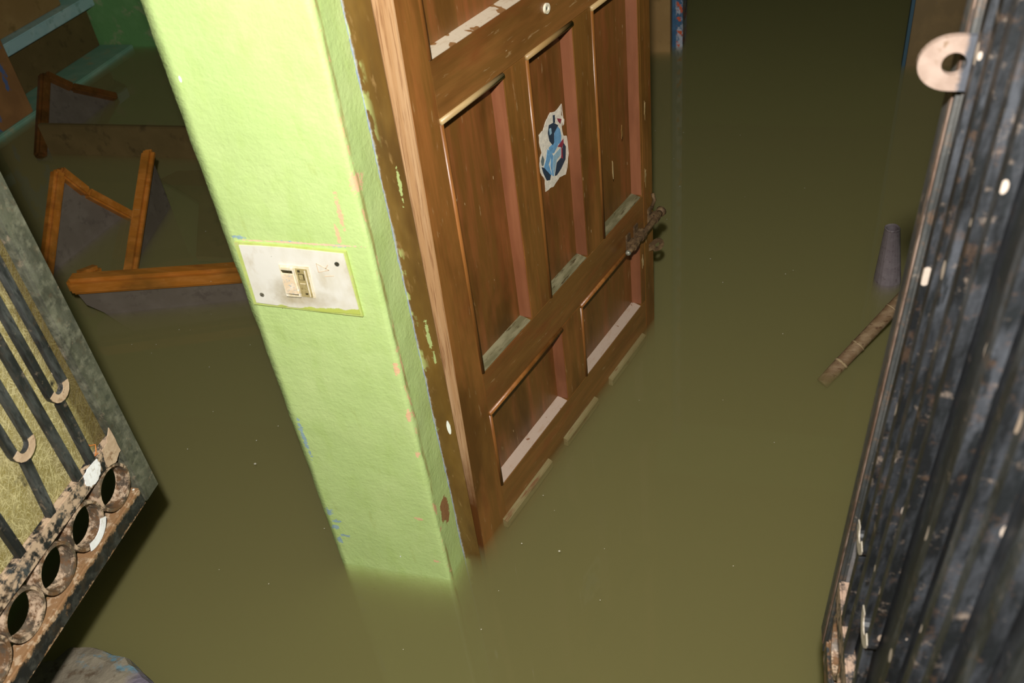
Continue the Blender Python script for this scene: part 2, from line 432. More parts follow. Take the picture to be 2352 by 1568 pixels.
def mat_water():
    b = NB('muddy_flood_water')
    nt = b.nt
    tr = b.n('ShaderNodeBsdfTransparent')
    gl = b.n('ShaderNodeBsdfGlossy')
    gl.inputs['Roughness'].default_value = .02
    bp = b.n('ShaderNodeBump'); bp.inputs['Strength'].default_value = .05; bp.inputs['Distance'].default_value = .004
    b.put(bp.inputs['Height'], b.noise(7, detail=1.0))
    b.put(gl.inputs['Normal'], bp.outputs[0])
    fr = b.n('ShaderNodeFresnel'); fr.inputs['IOR'].default_value = 1.33
    b.put(fr.inputs['Normal'], bp.outputs[0])
    geo = b.n('ShaderNodeNewGeometry')
    f = b.math('MULTIPLY', fr.outputs[0], b.math('SUBTRACT', 1.0, geo.outputs['Backfacing']))
    mx = b.n('ShaderNodeMixShader')
    b.put(mx.inputs[0], f); b.put(mx.inputs[1], tr.outputs[0]); b.put(mx.inputs[2], gl.outputs[0])
    b.put(b.out.inputs['Surface'], mx.outputs[0])
    alb = WATER_ALBEDO
    sc = b.n('ShaderNodeVolumeScatter'); sc.inputs['Color'].default_value = alb + (1,); sc.inputs['Density'].default_value = WATER_DENSITY
    ab = b.n('ShaderNodeVolumeAbsorption'); ab.inputs['Color'].default_value = alb + (1,); ab.inputs['Density'].default_value = WATER_DENSITY
    ad = b.n('ShaderNodeAddShader')
    b.put(ad.inputs[0], sc.outputs[0]); b.put(ad.inputs[1], ab.outputs[0])
    b.put(b.out.inputs['Volume'], ad.outputs[0])
    return b.mat
WATER_DENSITY = 14.0
WATER_ALBEDO = (.66, .60, .265)
M['water'] = mat_water()

# ------------------------------------------------------------------ mesh helpers
class MB:
    def __init__(s):
        s.bm = bmesh.new()

    def box(s, x0, x1, y0, y1, z0, z1, bevel=0.0):
        vs = [s.bm.verts.new(p) for p in ((x0, y0, z0), (x1, y0, z0), (x1, y1, z0), (x0, y1, z0), (x0, y0, z1), (x1, y0, z1), (x1, y1, z1), (x0, y1, z1))]
        fs = [s.bm.faces.new([vs[i] for i in q]) for q in ((0, 3, 2, 1), (4, 5, 6, 7), (0, 1, 5, 4), (1, 2, 6, 5), (2, 3, 7, 6), (3, 0, 4, 7))]
        if bevel:
            es = list({e for f in fs for e in f.edges})
            bmesh.ops.bevel(s.bm, geom=es, offset=bevel, segments=2, affect='EDGES')
        return s

    def prism(s, pts, ext):
        """polygon pts (3D, planar) pushed along vector ext"""
        ext = Vector(ext)
        a = [s.bm.verts.new(p) for p in pts]
        c = [s.bm.verts.new(Vector(p) + ext) for p in pts]
        s.bm.faces.new(a); s.bm.faces.new(list(reversed(c)))
        n = len(pts)
        for i in range(n):
            s.bm.faces.new((a[i], c[i], c[(i + 1) % n], a[(i + 1) % n]))
        return s

    def tube(s, pts, rad, seg=8, caps=True, up=(0, 0, 1), squash=1.0):
        pts = [Vector(p) for p in pts]
        rads = rad if isinstance(rad, (list, tuple)) else [rad] * len(pts)
        rings = []
        prev = None
        for i, p in enumerate(pts):
            t = (pts[min(i + 1, len(pts) - 1)] - pts[max(i - 1, 0)]).normalized()
            u = Vector(up) if prev is None else prev
            u = (u - t * u.dot(t))
            if u.length < 1e-4:
                u = Vector((1, 0, 0)) - t * t.x
            u.normalize(); prev = u
            v = t.cross(u)
            rings.append([s.bm.verts.new(p + (u * math.cos(2 * math.pi * k / seg) + v * math.sin(2 * math.pi * k / seg) * squash) * rads[i]) for k in range(seg)])
        for a, c in zip(rings, rings[1:]):
            for k in range(seg):
                s.bm.faces.new((a[k], a[(k + 1) % seg], c[(k + 1) % seg], c[k]))
        if caps:
            s.bm.faces.new(list(reversed(rings[0]))); s.bm.faces.new(rings[-1])
        return s

    def bar(s, p0, p1, w, h, up=(0, 0, 1), bevel=0.0):
        """rectangular bar from p0 to p1, w sideways, h along up"""
        p0, p1 = Vector(p0), Vector(p1)
        t = (p1 - p0).normalized(); u = Vector(up); u = (u - t * u.dot(t)).normalized(); v = t.cross(u)
        c = [v * (a * w / 2) + u * (b * h / 2) for a, b in ((-1, -1), (1, -1), (1, 1), (-1, 1))]
        vs = [s.bm.verts.new(p + k) for p in (p0, p1) for k in c]
        fs = [s.bm.faces.new([vs[i] for i in q]) for q in ((3, 2, 1, 0), (4, 5, 6, 7), (0, 1, 5, 4), (1, 2, 6, 5), (2, 3, 7, 6), (3, 0, 4, 7))]
        if bevel:
            bmesh.ops.bevel(s.bm, geom=list({e for f in fs for e in f.edges}), offset=bevel, segments=2, affect='EDGES')
        return s

    def ring(s, cx, cz, R, r, y0, y1, seg=28, flat=None):
        """a slice of pipe with its axis along y"""
        loops = []
        for rr, yy in ((R, y0), (R, y1), (r, y1), (r, y0)):
            loops.append([s.bm.verts.new((cx + rr * math.cos(2 * math.pi * k / seg), yy, cz + rr * math.sin(2 * math.pi * k / seg))) for k in range(seg)])
        for i in range(4):
            a, c = loops[i], loops[(i + 1) % 4]
            for k in range(seg):
                s.bm.faces.new((a[k], a[(k + 1) % seg], c[(k + 1) % seg], c[k]))
        return s

    def build(s, name, mat, parent=None, label=None, smooth=False):
        bmesh.ops.recalc_face_normals(s.bm, faces=s.bm.faces)
        me = bpy.data.meshes.new(name)
        s.bm.to_mesh(me); s.bm.free()
        me.materials.append(mat)
        if smooth:
            for p in me.polygons:
                p.use_smooth = True
        o = bpy.data.objects.new(name, me)
        COL.objects.link(o)
        if parent is not None:
            o.parent = parent
        if label:
            o['label'] = label
        return o

def box(name, mat, parent, b, bevel=0.0, label=None):
    return MB().box(*b, bevel=bevel).build(name, mat, parent, label)

def empty(name, loc=(0, 0, 0), rot=(0, 0, 0)):
    o = bpy.data.objects.new(name, None)
    o.empty_display_size = .05
    COL.objects.link(o)
    o.location = loc; o.rotation_euler = rot
    return o

def tag(o, label, cat, group=None, kind=None):
    o['label'] = label; o['category'] = cat
    if group: o['group'] = group
    if kind: o['kind'] = kind
    return o

# ------------------------------------------------------------------ the setting
tag(box('floor', M['floor'], None, (-4.2, 3.2, -2.2, 7.2, -.55, -.45)), 'muddy floor drowned under the brown flood water', 'floor', kind='structure')
tag(box('ceiling', M['ceiling'], None, (-4.2, 3.2, .35, 7.2, 2.45, 2.55)), 'dim grey ceiling over the flooded rooms', 'ceiling', kind='structure')
tag(box('wall_left', M['wall_dim'], None, (-3.3, -3.15, .35, 7.0, -.45, 2.45)), 'dull green wall behind the teal shelf rack', 'wall', kind='structure')
tag(box('wall_right', M['wall_dim'], None, (2.3, 2.45, .35, 7.0, -.45, 2.45)), 'dull green wall on the right of the dark room', 'wall', kind='structure')
wb = MB().box(-3.15, .025, 2.60, 2.72, -.45, 2.45).box(1.30, 2.30, 2.60, 2.72, -.45, 2.45).box(.025, 1.30, 2.60, 2.72, 2.05, 2.45)
tag(wb.build('wall_back', M['wall_far']), 'peeling green back wall rising from the water beyond the shelf rack', 'wall', kind='structure')
tag(box('wall_far', M['wall_dim'], None, (-3.15, 2.3, 6.9, 7.0, -.45, 2.45)), 'green wall at the end of the second room', 'wall', kind='structure')

# lime wall pier: front face y = 0, return face x ~ 0, rounded worn corner
def build_pier():
    b = MB(); bm = b.bm
    prof = []
    x0, x1, y1, r = -.2165, .0045, .25, .008
    for k in range(23):
        prof.append((x0 + (x1 - r - x0) * k / 22, 0.0))
    for k in range(1, 5):
        a = math.pi / 2 * k / 5
        prof.append((x1 - r + r * math.sin(a), r - r * math.cos(a)))
    for k in range(9):
        prof.append((x1 + .0055 * k / 8, r + (.066 - r) * k / 8))
    prof += [(x1 + .002, .16), (x1 - .003, y1), (x0, y1), (x0 - .0, .12)]
    zs = [-.45 + .02 * k for k in range(0, 92)] + [1.6, 2.0, 2.45]
    rows = []
    for z in zs:
        row = []
        for i, (x, y) in enumerate(prof):
            nz = noise.noise(Vector((x * 14, y * 14 + 3, z * 9))) * .0016 + noise.noise(Vector((x * 60, y * 60, z * 45))) * .0006
            edge = i in (0,) or 22 <= i <= 28
            ex = noise.noise(Vector((z * 22, i * .4, 8))) * .0022 if edge else 0
            if i < 26:
                row.append(bm.verts.new((x + ex - .006 * max(0, z) * (1 if i == 0 else (.0)), y - nz, z)))
            elif i < 36:
                row.append(bm.verts.new((x + nz + ex * .5, y, z)))
            else:
                row.append(bm.verts.new((x, y, z)))
        rows.append(row)
    n = len(prof)
    for a, c in zip(rows, rows[1:]):
        for i in range(n):
            bm.faces.new((a[i], a[(i + 1) % n], c[(i + 1) % n], c[i]))
    bm.faces.new(list(reversed(rows[0]))); bm.faces.new(rows[-1])
    return b.build('wall_front', M['plaster'], smooth=True)
pier = build_pier()
tag(pier, 'lime green plastered wall pier standing in the water left of the wooden door', 'wall', kind='structure')

# door frame beside the pier
fr = empty('trim_1', (0, 0, 0))
tag(fr, 'brown painted door frame board between lime pier and wooden door', 'door frame', kind='structure')
b = MB()
bm_ = b.bm
fv = [bm_.verts.new(p) for p in ((.0085, .0650, -.45), (.0405, .0650, -.45), (.0475, .0650, 1.06), (.0520, .0650, 2.1), (.0085, .0650, 2.1))]
bv = [bm_.verts.new(p) for p in ((.0120, .0880, -.45), (.0265, .0880, -.45), (.0335, .0880, 1.06), (.0380, .0880, 2.1), (.0120, .0880, 2.1))]
bm_.faces.new(fv); bm_.faces.new(bv[::-1])
for k in range(5):
    bm_.faces.new((fv[k], bv[k], bv[(k + 1) % 5], fv[(k + 1) % 5]))
b.build('frame_board', M['frame'], fr)

# wooden door leaf -------------------------------------------------------------
DOOR_ANG = math.radians(73.767)
door = empty('door_1', (.0433, .0904, 0), (0, 0, DOOR_ANG))
tag(door, 'open brown panelled wooden door standing in flood water beside the lime pier', 'door', kind='structure')
T = .036
zb, zt = -.42, 1.98
RAILS = [(-.36, .0835), (.2775, .3678), (.8445, .9305), (1.55, 1.63), (1.90, 1.98)]
def door_box(name, mat, x0, x1, z0, z1, y0=0.0, y1=T, bevel=.0012, label=None):
    return box(name, mat, door, (x0, x1, y0, y1, z0, z1), bevel, label)
b = MB()
lx = lambda z: -.0045 + .0325 * z
b.prism([(lx(zb) + .003, 0, zb), (.0815, 0, zb), (.0815, 0, zt), (lx(1.2) + .003, 0, zt), (lx(1.2) + .003, 0, 1.2)], (0, T, 0))
b.build('stile', M['wood'], door)
door_box('stile', M['wood'], .7365, .7835, zb, zt)
b = MB()
b.prism([(lx(zb), 0.0005, zb), (lx(zb) + .003, 0.0005, zb), (lx(1.2) + .003, 0.0005, 1.2), (lx(1.2) + .003, .0005, zt), (lx(1.2), .0005, zt), (lx(1.2), 0.0005, 1.2)], (0, T - .001, 0))
b.build('edge_strip', M['raw_edge'], door, 'bare pale pine edge on the hinge side')
for z0, z1 in RAILS:
    door_box('rail', M['wood_x'], .0815, .7365, z0, z1)
PANELS = []
cells = [(RAILS[0][1], RAILS[1][0], [(.0735, .352), (.4315, .7135)], 'low'),
         (RAILS[1][1], RAILS[2][0], [(.0815, .2530), (.3215, .4755), (.5445, .7285)], 'mid'),
         (RAILS[2][1], RAILS[3][0], [(.0805, .352), (.4315, .7365)], 'top'),
         (RAILS[3][1], RAILS[4][0], [(.0805, .352), (.4315, .7365)], 'out')]
D = .0225
for z0, z1, cols, row in cells:
    door_box('panel', M['panel'], .0735, .7365, z0 - .01, z1 + .01, D, D + .006, 0)
    edges = []
    for (a0, a1), (c0, c1) in zip(cols, cols[1:]):
        door_box('mullion', M['wood'], a1, c0, z0, z1)
    if cols[-1][1] < .7365 - .001:
        door_box('stile_strip', M['wood'], cols[-1][1], .7365, z0, z1)
    if row == 'out':
        continue
    for k, (x0, x1) in enumerate(cols):
        x0c = max(x0, .0815) if row == 'low' else x0
        # beads on the top and on the hinge side, proud of the face
        MB().tube([(x0c + .001, .0005, z1 - .004), (x1 - .001, .0005, z1 - .004)], .0052, 10).build('moulding', M['worn_lit_bead'] if row == 'mid' else M['bead'], door, smooth=True)
        MB().tube([(x0c + .0035, .002, z0 + .002), (x0c + .0035, .002, z1 - .008)], .0048, 10).build('moulding', M['bead'], door, smooth=True)
        # the reddish inner side that faces the hinge
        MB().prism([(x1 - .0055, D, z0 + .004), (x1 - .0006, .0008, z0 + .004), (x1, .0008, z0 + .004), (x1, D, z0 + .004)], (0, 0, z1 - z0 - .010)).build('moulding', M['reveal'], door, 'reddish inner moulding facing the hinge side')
        lm = {'low': 'ledge_pink', 'top': 'ledge_pale', 'mid': 'ledge_moss'}[row]
        MB().prism([(x0c + .003, D, z0 + .0065), (x0c + .003, .0008, z0 + .001), (x0c + .003, .0008, z0 - .0002), (x0c + .003, D, z0)], (x1 - x0c - .007, 0, 0)).build('ledge', M[lm], door, {'low': 'pinkish dusty ledge', 'top': 'pale dusty ledge with wiped spots', 'mid': 'grey green dusty ledge'}[row])
# drip strips at the waterline
for x0, x1 in ((.069, .2514), (.318, .4626), (.532, .712)):
    MB().prism([(x0, 0, -.020), (x0, -.010, -.020), (x0, -.010, -.0045), (x0, -.008, -.0015), (x0, 0, .0015)], (x1 - x0, 0, 0)).build('drip_strip', M['strip'], door, 'broken pale strip at the waterline')
# screw cup in the upper rail
hole = MB().ring(.3955, .8935, .0085, .0045, -.0035, .001, 20).build('screw_cup', M['cream'], door, 'pale screw cup with a dark hole', smooth=False)
MB().tube([(.3955, -.0008, .8935), (.3955, .0005, .8935)], .0046, 16, up=(1, 0, 0)).build('screw', M['hole'], hole)
# chips and peeled spots on the lock stile
for x, z, rx, rz in ((.752, .560, .003, .018), (.748, .405, .0035, .02), (.60, .50, .002, .02), (.645, .56, .002, .012), (.744, .262, .006, .02), (.725, .20, .004, .016)):
    pts = []
    for k in range(9):
        a = 2 * math.pi * k / 9
        q = 1 + .35 * math.sin(3.1 * k + x * 90)
        pts.append((x + rx * q * math.cos(a), -.0004, z + rz * q * math.sin(a)))
    MB().prism(pts, (0, .001, 0)).build('bare_chip', M['worn_lit_bead'], door, 'bare chip in the varnish')
# rusty sliding bolt
bolt = MB().tube([(.620, -.017, .2925), (.640, -.017, .2935), (.775, -.017, .299), (.7845, -.017, .2995)], [.0055, .0065, .0068, .0068], 12).build('slide_bolt', M['rusty'], door, 'rusted sliding bolt across the lock rail', smooth=True)
MB().tube([(.7845, -.017, .2995), (.793, -.017, .300), (.796, -.017, .300)], [.011, .012, .0085], 12).build('bolt_knob', M['rusty'], bolt, smooth=True)
for x in (.652, .690, .762):
    z = .2925 + (x - .62) * .0425
    MB().tube([(x - .008, -.0135, z), (x + .008, -.0135, z + .0007)], [.0125, .0125], 12).build('bolt_bracket', M['rusty'], bolt, smooth=False)
    box('bolt_plate', M['rusty'], bolt, (x - .009, x + .009, -.004, .0, z - .024, z + .024), .001)
MB().tube([(.6155, -.017, .2923), (.6205, -.017, .2925)], [.004, .0075], 10).build('bolt_tip', M['screw'], bolt, 'worn shiny bolt tip', smooth=True)
MB().tube([(.768, -.004, .318), (.772, -.010, .338), (.775, -.004, .352)], .004, 8).build('bolt_hook', M['rusty'], bolt, smooth=True)
# hasp eye past the door edge
hp = MB()
hp.ring(0, 0, .0165, .0068, -.0025, .0025, 12)
hasp = hp.build('hasp_eye', M['rusty'], door, 'rusted hasp eye poking past the door edge')
hasp.location = (.779, -.012, .2165); hasp.rotation_euler = (0, 0, math.radians(-38))
box('hasp_strap', M['rusty'], hasp, (-.030, -.013, -.003, .003, -.010, .010), .001)

# torn sticker on the middle panel
STICKER={
'outline': [(0.4572,0.7004),(0.4334,0.6965),(0.4170,0.7019),(0.4021,0.6949),(0.3879,0.6813),(0.3725,0.6798),(0.3723,0.6659),(0.3765,0.6432),(0.3695,0.6376),(0.3652,0.6201),(0.3667,0.6087),(0.3787,0.5877),(0.3772,0.5652),(0.3931,0.5643),(0.4062,0.5607),(0.4301,0.5676),(0.4523,0.5616),(0.4605,0.5727),(0.4691,0.5960),(0.4670,0.6335),(0.4553,0.6398),(0.4520,0.6591),(0.4589,0.6715),(0.4529,0.6807)] ,
'dark1': [(0.4071,0.6825),(0.4234,0.6800),(0.4385,0.6679),(0.4225,0.6599),(0.4198,0.6430),(0.4144,0.6403),(0.4044,0.6530),(0.4013,0.6699)] ,
'blue1': [(0.4264,0.6684),(0.4360,0.6678),(0.4443,0.6575),(0.4470,0.6431),(0.4381,0.6341),(0.4273,0.6287),(0.4165,0.6234),(0.4030,0.6301),(0.4001,0.6420),(0.4198,0.6430)] ,
'blue2': [(0.3953,0.6418),(0.4056,0.6314),(0.4066,0.6230),(0.3949,0.6116),(0.4031,0.5871),(0.3959,0.5882),(0.3785,0.6146),(0.3875,0.6246)] ,
'pale1': [(0.4414,0.6232),(0.4392,0.6095),(0.4237,0.6064),(0.4096,0.5810),(0.4071,0.5960),(0.4134,0.6196)] ,
'dark2': [(0.4521,0.6273),(0.4592,0.6158),(0.4544,0.5924),(0.4349,0.5817),(0.4190,0.5775),(0.4119,0.5798),(0.4229,0.6015),(0.4382,0.6032)] ,
'red1': [(0.4521,0.6353),(0.4521,0.6273),(0.4460,0.6209),(0.4451,0.5984),(0.4394,0.6026),(0.4425,0.6226),(0.4300,0.6301)] ,
'dark3': [(0.3698,0.6191),(0.3783,0.6134),(0.3983,0.5882),(0.3946,0.5807),(0.3831,0.5853),(0.3742,0.6035)] ,
'grey1': [(0.3769,0.6391),(0.3809,0.6280),(0.3770,0.6194),(0.3713,0.6209),(0.3695,0.6310)] ,
'red2': [(0.4360,0.6826),(0.4507,0.6746),(0.4458,0.6671),(0.4385,0.6757)] ,
'dark4': [(0.4222,0.6946),(0.4291,0.6921),(0.4279,0.6780),(0.4212,0.6811)] ,
'pale2': [(0.4061,0.6766),(0.4129,0.6747),(0.4135,0.6641),(0.4063,0.6637)] ,
}
st = empty('sticker', (.0433, .0904, 0), (0, 0, DOOR_ANG))
tag(st, 'torn white paper sticker with a blue print on the middle door panel', 'sticker')
def flat(pts, y, th=.00025):
    return MB().prism([(x, y, z) for x, z in pts], (0, th, 0))
out = STICKER['outline']
ragged = []
for i, p in enumerate(out):
    q = out[(i + 1) % len(out)]
    ragged.append(p)
    for f in (.33, .66):
        ragged.append((p[0] + (q[0] - p[0]) * f + random.uniform(-.0012, .0012), p[1] + (q[1] - p[1]) * f + random.uniform(-.0012, .0012)))
flat(ragged, D - .0007, .0006).build('paper', M['s_white'], st)
MB().prism([(x, D - .0011, z) for x, z in STICKER['outline'][:1]] + [(0.4592, D - .0011, .672), (.4625, D - .0011, .668), (.460, D - .0011, .660), (.455, D - .0011, .659)], (0, .0003, 0)).build('paper_curl', M['s_white'], st)
STICKER['blue3'] = [(.408, .631), (.4134, .6196), (.4071, .596), (.4096, .581), (.405, .583), (.401, .605)]
STICKER['blue4'] = [(.436, .655), (.447, .645), (.445, .632), (.440, .628), (.434, .640)]
order = ['blue3', 'blue4', 'blue1', 'blue2', 'pale1', 'dark1', 'dark2', 'dark3', 'grey1', 'red1', 'red2', 'dark4', 'pale2']
for i, k in enumerate(order):
    mk = {'b': 's_blue', 'p': 's_pale', 'd': 's_dark', 'g': 's_grey', 'r': 's_red'}[k[0]]
    flat(STICKER[k], D - .0010 - .0001 * i).build('print', M[mk], st)

# switch plate on the pier -------------------------------------------------------
sp = empty('switch_plate', (-.12, 0, .675))
tag(sp, 'yellowed white electric switch plate with one worn switch on the lime pier', 'switch')
OFF = Vector((.12, 0, -.675))
def sp_poly(name, mat, pts, y0, y1, parent=None, label=None):
    o = MB().prism([Vector((x, y0, z)) for x, z in pts], (0, y1 - y0, 0)).build(name, mat, parent or sp, label)
    o.data.transform(Matrix.Translation(OFF))
    return o
def sp_poly_abs(*a, **k): return sp_poly(*a, **k)
sp_poly('painted_edge', M['plate_paint'], [(-.2068, .7350), (-.0322, .7300), (-.0325, .6165), (-.2095, .6240)], -.0040, .002, label='lime paint left on the rim of the plate')
pts = [(-.1995, .7312), (-.17, .7318), (-.12, .7312), (-.09, .7296), (-.0365, .7268), (-.0358, .68), (-.0352, .6215), (-.06, .6222), (-.09, .6216), (-.13, .6245), (-.17, .6268), (-.2030, .6292)]
pl = MB().prism([Vector((x, -.0056, z)) for x, z in pts], (0, .0040, 0)).build('plate', M['plate'], sp)
pl.data.transform(Matrix.Translation(OFF)); pl.data.transform(Matrix.Identity(4))
sp_poly('bezel', M['cream'], [(-.1435, .7030), (-.0965, .7015), (-.1000, .6465), (-.1455, .6480)], -.0072, -.0050)
rk = sp_poly('rocker', M['cream'], [(-.1415, .6998), (-.1200, .7000), (-.1208, .6490), (-.1440, .6493)], -.0105, -.0070)
sp_poly('rocker_face', M['worn_rocker'], [(-.1400, .6905), (-.1225, .6900), (-.1228, .6560), (-.1412, .6565)], -.0130, -.0100, rk, 'peeled rocker face')
sp_poly('rocker_gap', M['dark_gap'], [(-.1400, .6965), (-.1225, .6960), (-.1225, .6912), (-.1380, .6918)], -.0110, -.0100, rk, 'grimy slot above the rocker')
sp_poly('rocker_gap', M['dark_gap'], [(-.1400, .6552), (-.1230, .6548), (-.1232, .6530), (-.1395, .6540)], -.0110, -.0100, rk)
md = sp_poly('side_module', M['tan_plastic'], [(-.1185, .6988), (-.1000, .6978), (-.1025, .6485), (-.1200, .6490)], -.0084, -.0070, label='grimy tan module beside the rocker')
sp_poly('module_window', M['dark_gap'], [(-.1155, .6900), (-.1065, .6895), (-.1070, .6790), (-.1160, .6795)], -.0088, -.0080, md)
sp_poly('module_window', M['tan_plastic'], [(-.1145, .6890), (-.1080, .6886), (-.1084, .6800), (-.1148, .6804)], -.0092, -.0080, md)
sp_poly('module_rib', M['cream'], [(-.1160, .6735), (-.1075, .6732), (-.1076, .6722), (-.1161, .6725)], -.0092, -.0080, md)
sp_poly('module_rib', M['cream'], [(-.1040, .6960), (-.1022, .6960), (-.1047, .6500), (-.1062, .6500)], -.0094, -.0080, md)
sp_poly('module_slot', M['dark_gap'], [(-.1120, .6560), (-.1080, .6560), (-.1085, .6535), (-.1125, .6535)], -.0090, -.0080, md)
sp_poly('module_slot', M['dark_gap'], [(-.1150, .6965), (-.1110, .6963), (-.1115, .6925), (-.1152, .6927)], -.0090, -.0080, md)
for x, z, mt in ((-.0503, .7093, 'hole'), (-.1884, .6450, 'screw')):
    c = [(x + .0036 * math.cos(2 * math.pi * k / 14), z + .0036 * math.sin(2 * math.pi * k / 14)) for k in range(14)]
    s_ = sp_poly('screw', M[mt], c, -.0064, -.0050)
    sp_poly('screw_slot', M['dark_gap'], [(x - .003, z - .0012), (x - .0024, z - .0019), (x + .003, z + .0012), (x + .0024, z + .0019)], -.0067, -.0060, s_)
sc = [(-.0828, .7081), (-.0653, .6979), (-.0829, .6931), (-.0828, .7081)]
mb = MB()
for p, q in zip(sc, sc[1:]):
    mb.bar((p[0], -.0058, p[1]), (q[0], -.0058, q[1]), .0011, .0006, up=(0, 1, 0))
mb.bar((-.0649, -.0058, .7072), (-.0700, -.0058, .7000), .0013, .0006, up=(0, 1, 0))
mb.bar((-.0750, -.0058, .6865), (-.0600, -.0058, .6885), .0010, .0006, up=(0, 1, 0))
o = mb.build('scribble', M['scribble'], sp, 'faint scratched triangle mark'); o.data.transform(Matrix.Translation(OFF))

# far doorway pieces ---------------------------------------------------------------
t2 = empty('trim_2', (.05, 2.51, 0))
tag(t2, 'narrow blue and brown door post behind the free edge of the wooden door', 'door frame', kind='structure')
box('brown_face', M['back_board'], t2, (-.075, .032, 0, .05, -.45, 2.1), .002, 'brown face board')
o = box('blue_face', M['post_blue'], t2, (.0322, .072, .052, .19, -.45, 2.1), .002, 'blue edge with peeling paint')
d2 = empty('door_2', (.9176, 2.377, 0))
tag(d2, 'brown board with peeling blue paint standing in water behind the lock eye', 'door', kind='structure')
box('leaf', mat_blue_brown('brown_leaf', .60, .63, (122, 100, 66), (48, 92, 124)), d2, (0, .42, 0, .035, -.42, 2.0), .002)
pts = []
for x, z in [(.17, .16), (.155, .12), (.145, .085), (.15, .07), (.185, .10), (.20, .15), (.235, .165), (.30, .16), (.41, .17), (.41, .55), (.2, .6), (.185, .35)]:
    pts.append((x, -.0012, z))
MB().prism(pts, (0, .0015, 0)).build('blue_paint', M['post_blue'] if False else mat_blue_brown('blue_coat', .2, .3, (46, 84, 112), (40, 84, 116)), d2, 'remaining coat of blue paint')
box('leaf_edge', mat_blue_brown('blue_edge', .3, .4, (70, 84, 84), (60, 88, 104)), d2, (-.012, -.001, .002, .034, -.42, 2.0), .001, 'blue grey edge')

# ------------------------------------------------------------------ flood water
wt = MB().box(-3.14, 2.29, -2.1, 6.89, -.445, 0.0).build('flood_water', M['water'])
tag(wt, 'murky olive brown flood water covering the whole floor', 'water', kind='stuff')

# ------------------------------------------------------------------ the two gate leaves
def bend(cx, zc, r, top, y, n=8):
    """hairpin: down one arm, round a U, up the other"""
    p = [(cx - r, y, top), (cx - r, y, zc + .06)]
    for k in range(n + 1):
        a = math.pi + math.pi * k / n
        p.append((cx + r * math.cos(a), y, zc + r * math.sin(a)))
    return p + [(cx + r, y, zc + .06), (cx + r, y, top)]

def flat_path(mb, pts, w, d):
    """flat bar following pts in the xz plane: w across the path in the plane, d along y"""
    pts = [Vector(p) for p in pts]
    rings = []
    for i, p in enumerate(pts):
        t = (pts[min(i + 1, len(pts) - 1)] - pts[max(i - 1, 0)]).normalized()
        nrm = Vector((-t.z, 0, t.x))
        rings.append([mb.bm.verts.new(p + nrm * (a * w / 2) + Vector((0, b_ * d / 2, 0))) for a, b_ in ((-1, -1), (1, -1), (1, 1), (-1, 1))])
    for a, c in zip(rings, rings[1:]):
        for k in range(4):
            mb.bm.faces.new((a[k], a[(k + 1) % 4], c[(k + 1) % 4], c[k]))
    mb.bm.faces.new(rings[0]); mb.bm.faces.new(rings[-1])
    return mb

def make_gate(root, side, mats, length=.60, top=1.55):
    """side=+1: the visible face is +y; side=-1: it is -y. z = 0 at the underside of the bottom rail"""
    H = top - .35
    s = side
    Y = lambda a, c: (min(s * a, s * c), max(s * a, s * c))
    box('stile', mats['stile'], root, (0, .040, *Y(-.030, .004), 0, H), .003)
    box('stile', mats['stile'], root, (length - .036, length, *Y(-.030, .004), 0, H), .003)
    box('bottom_rail', mats['rail'], root, (.0402, length - .036, *Y(-.026, .004), 0, .036), .003)
    box('middle_rail', mats['mid'], root, (.0402, length - .036, *Y(-.020, .005), .118, .150), .002)
    box('top_rail', mats['rail'], root, (.0402, length - .036, *Y(-.026, .004), H - .034, H), .003)
    ring0 = None
    for k in range(7):
        if ring0 is None:
            mb = MB().ring(0, 0, .0372, .0325, *Y(-.022, .001))
            ring0 = mb.build('ring', mats['ring'], root, smooth=False)
            r = ring0
        else:
            r = ring0.copy(); COL.objects.link(r)
        r.location = (.0785 + .0755 * k, 0, .0773)
    yb = s * .001
    def vbar(x, z0, z1, x2=None):
        x2 = x if x2 is None else x2
        flat_path(MB(), [(x2, yb, z0), (x, yb, z1)], .0125, .009).build('bar', mats['bar'], root)
    for x in (.1285, .2635, .390, .520):
        vbar(x, .150, H - .034)
    for x, r, zc in ((.0855, .0150, .285), (.1790, .0165, .268), (.3250, .0160, .275), (.4550, .016, .275)):
        hb = flat_path(MB(), bend(x, zc, r, H - .034, yb), .0110, .009).build('hairpin_bar', mats['bar'], root)
        flat_path(MB(), bend(x, zc, r, zc + .0005, s * .0058)[2:-2], .0115, .001).build('worn_bend', mats['worn'], hb, 'bend worn to pale metal')
        vbar(x + .006, .150, zc - r - .006, x + .009 if x < .1 else x + .016)
    sh = box('infill_sheet', mats['sheet'], root, (.043, length - .037, *Y(-.0085, -.0055), .151, H - .035))
    return sh

LG = empty('metal_gate', (-.3990, -.1473, .35), (0, 0, math.atan2(-.9983, .0590)))
make_gate(LG, 1, dict(stile=M['gate_stile'], rail=M['gate_rail'], mid=M['gate_mud'], ring=M['gate_ring'], bar=M['gate_bar'], sheet=M['sheet'], worn=M['mud']))
tag(LG, 'left leaf of black iron gate with rings and straw fibre sheet', 'gate')
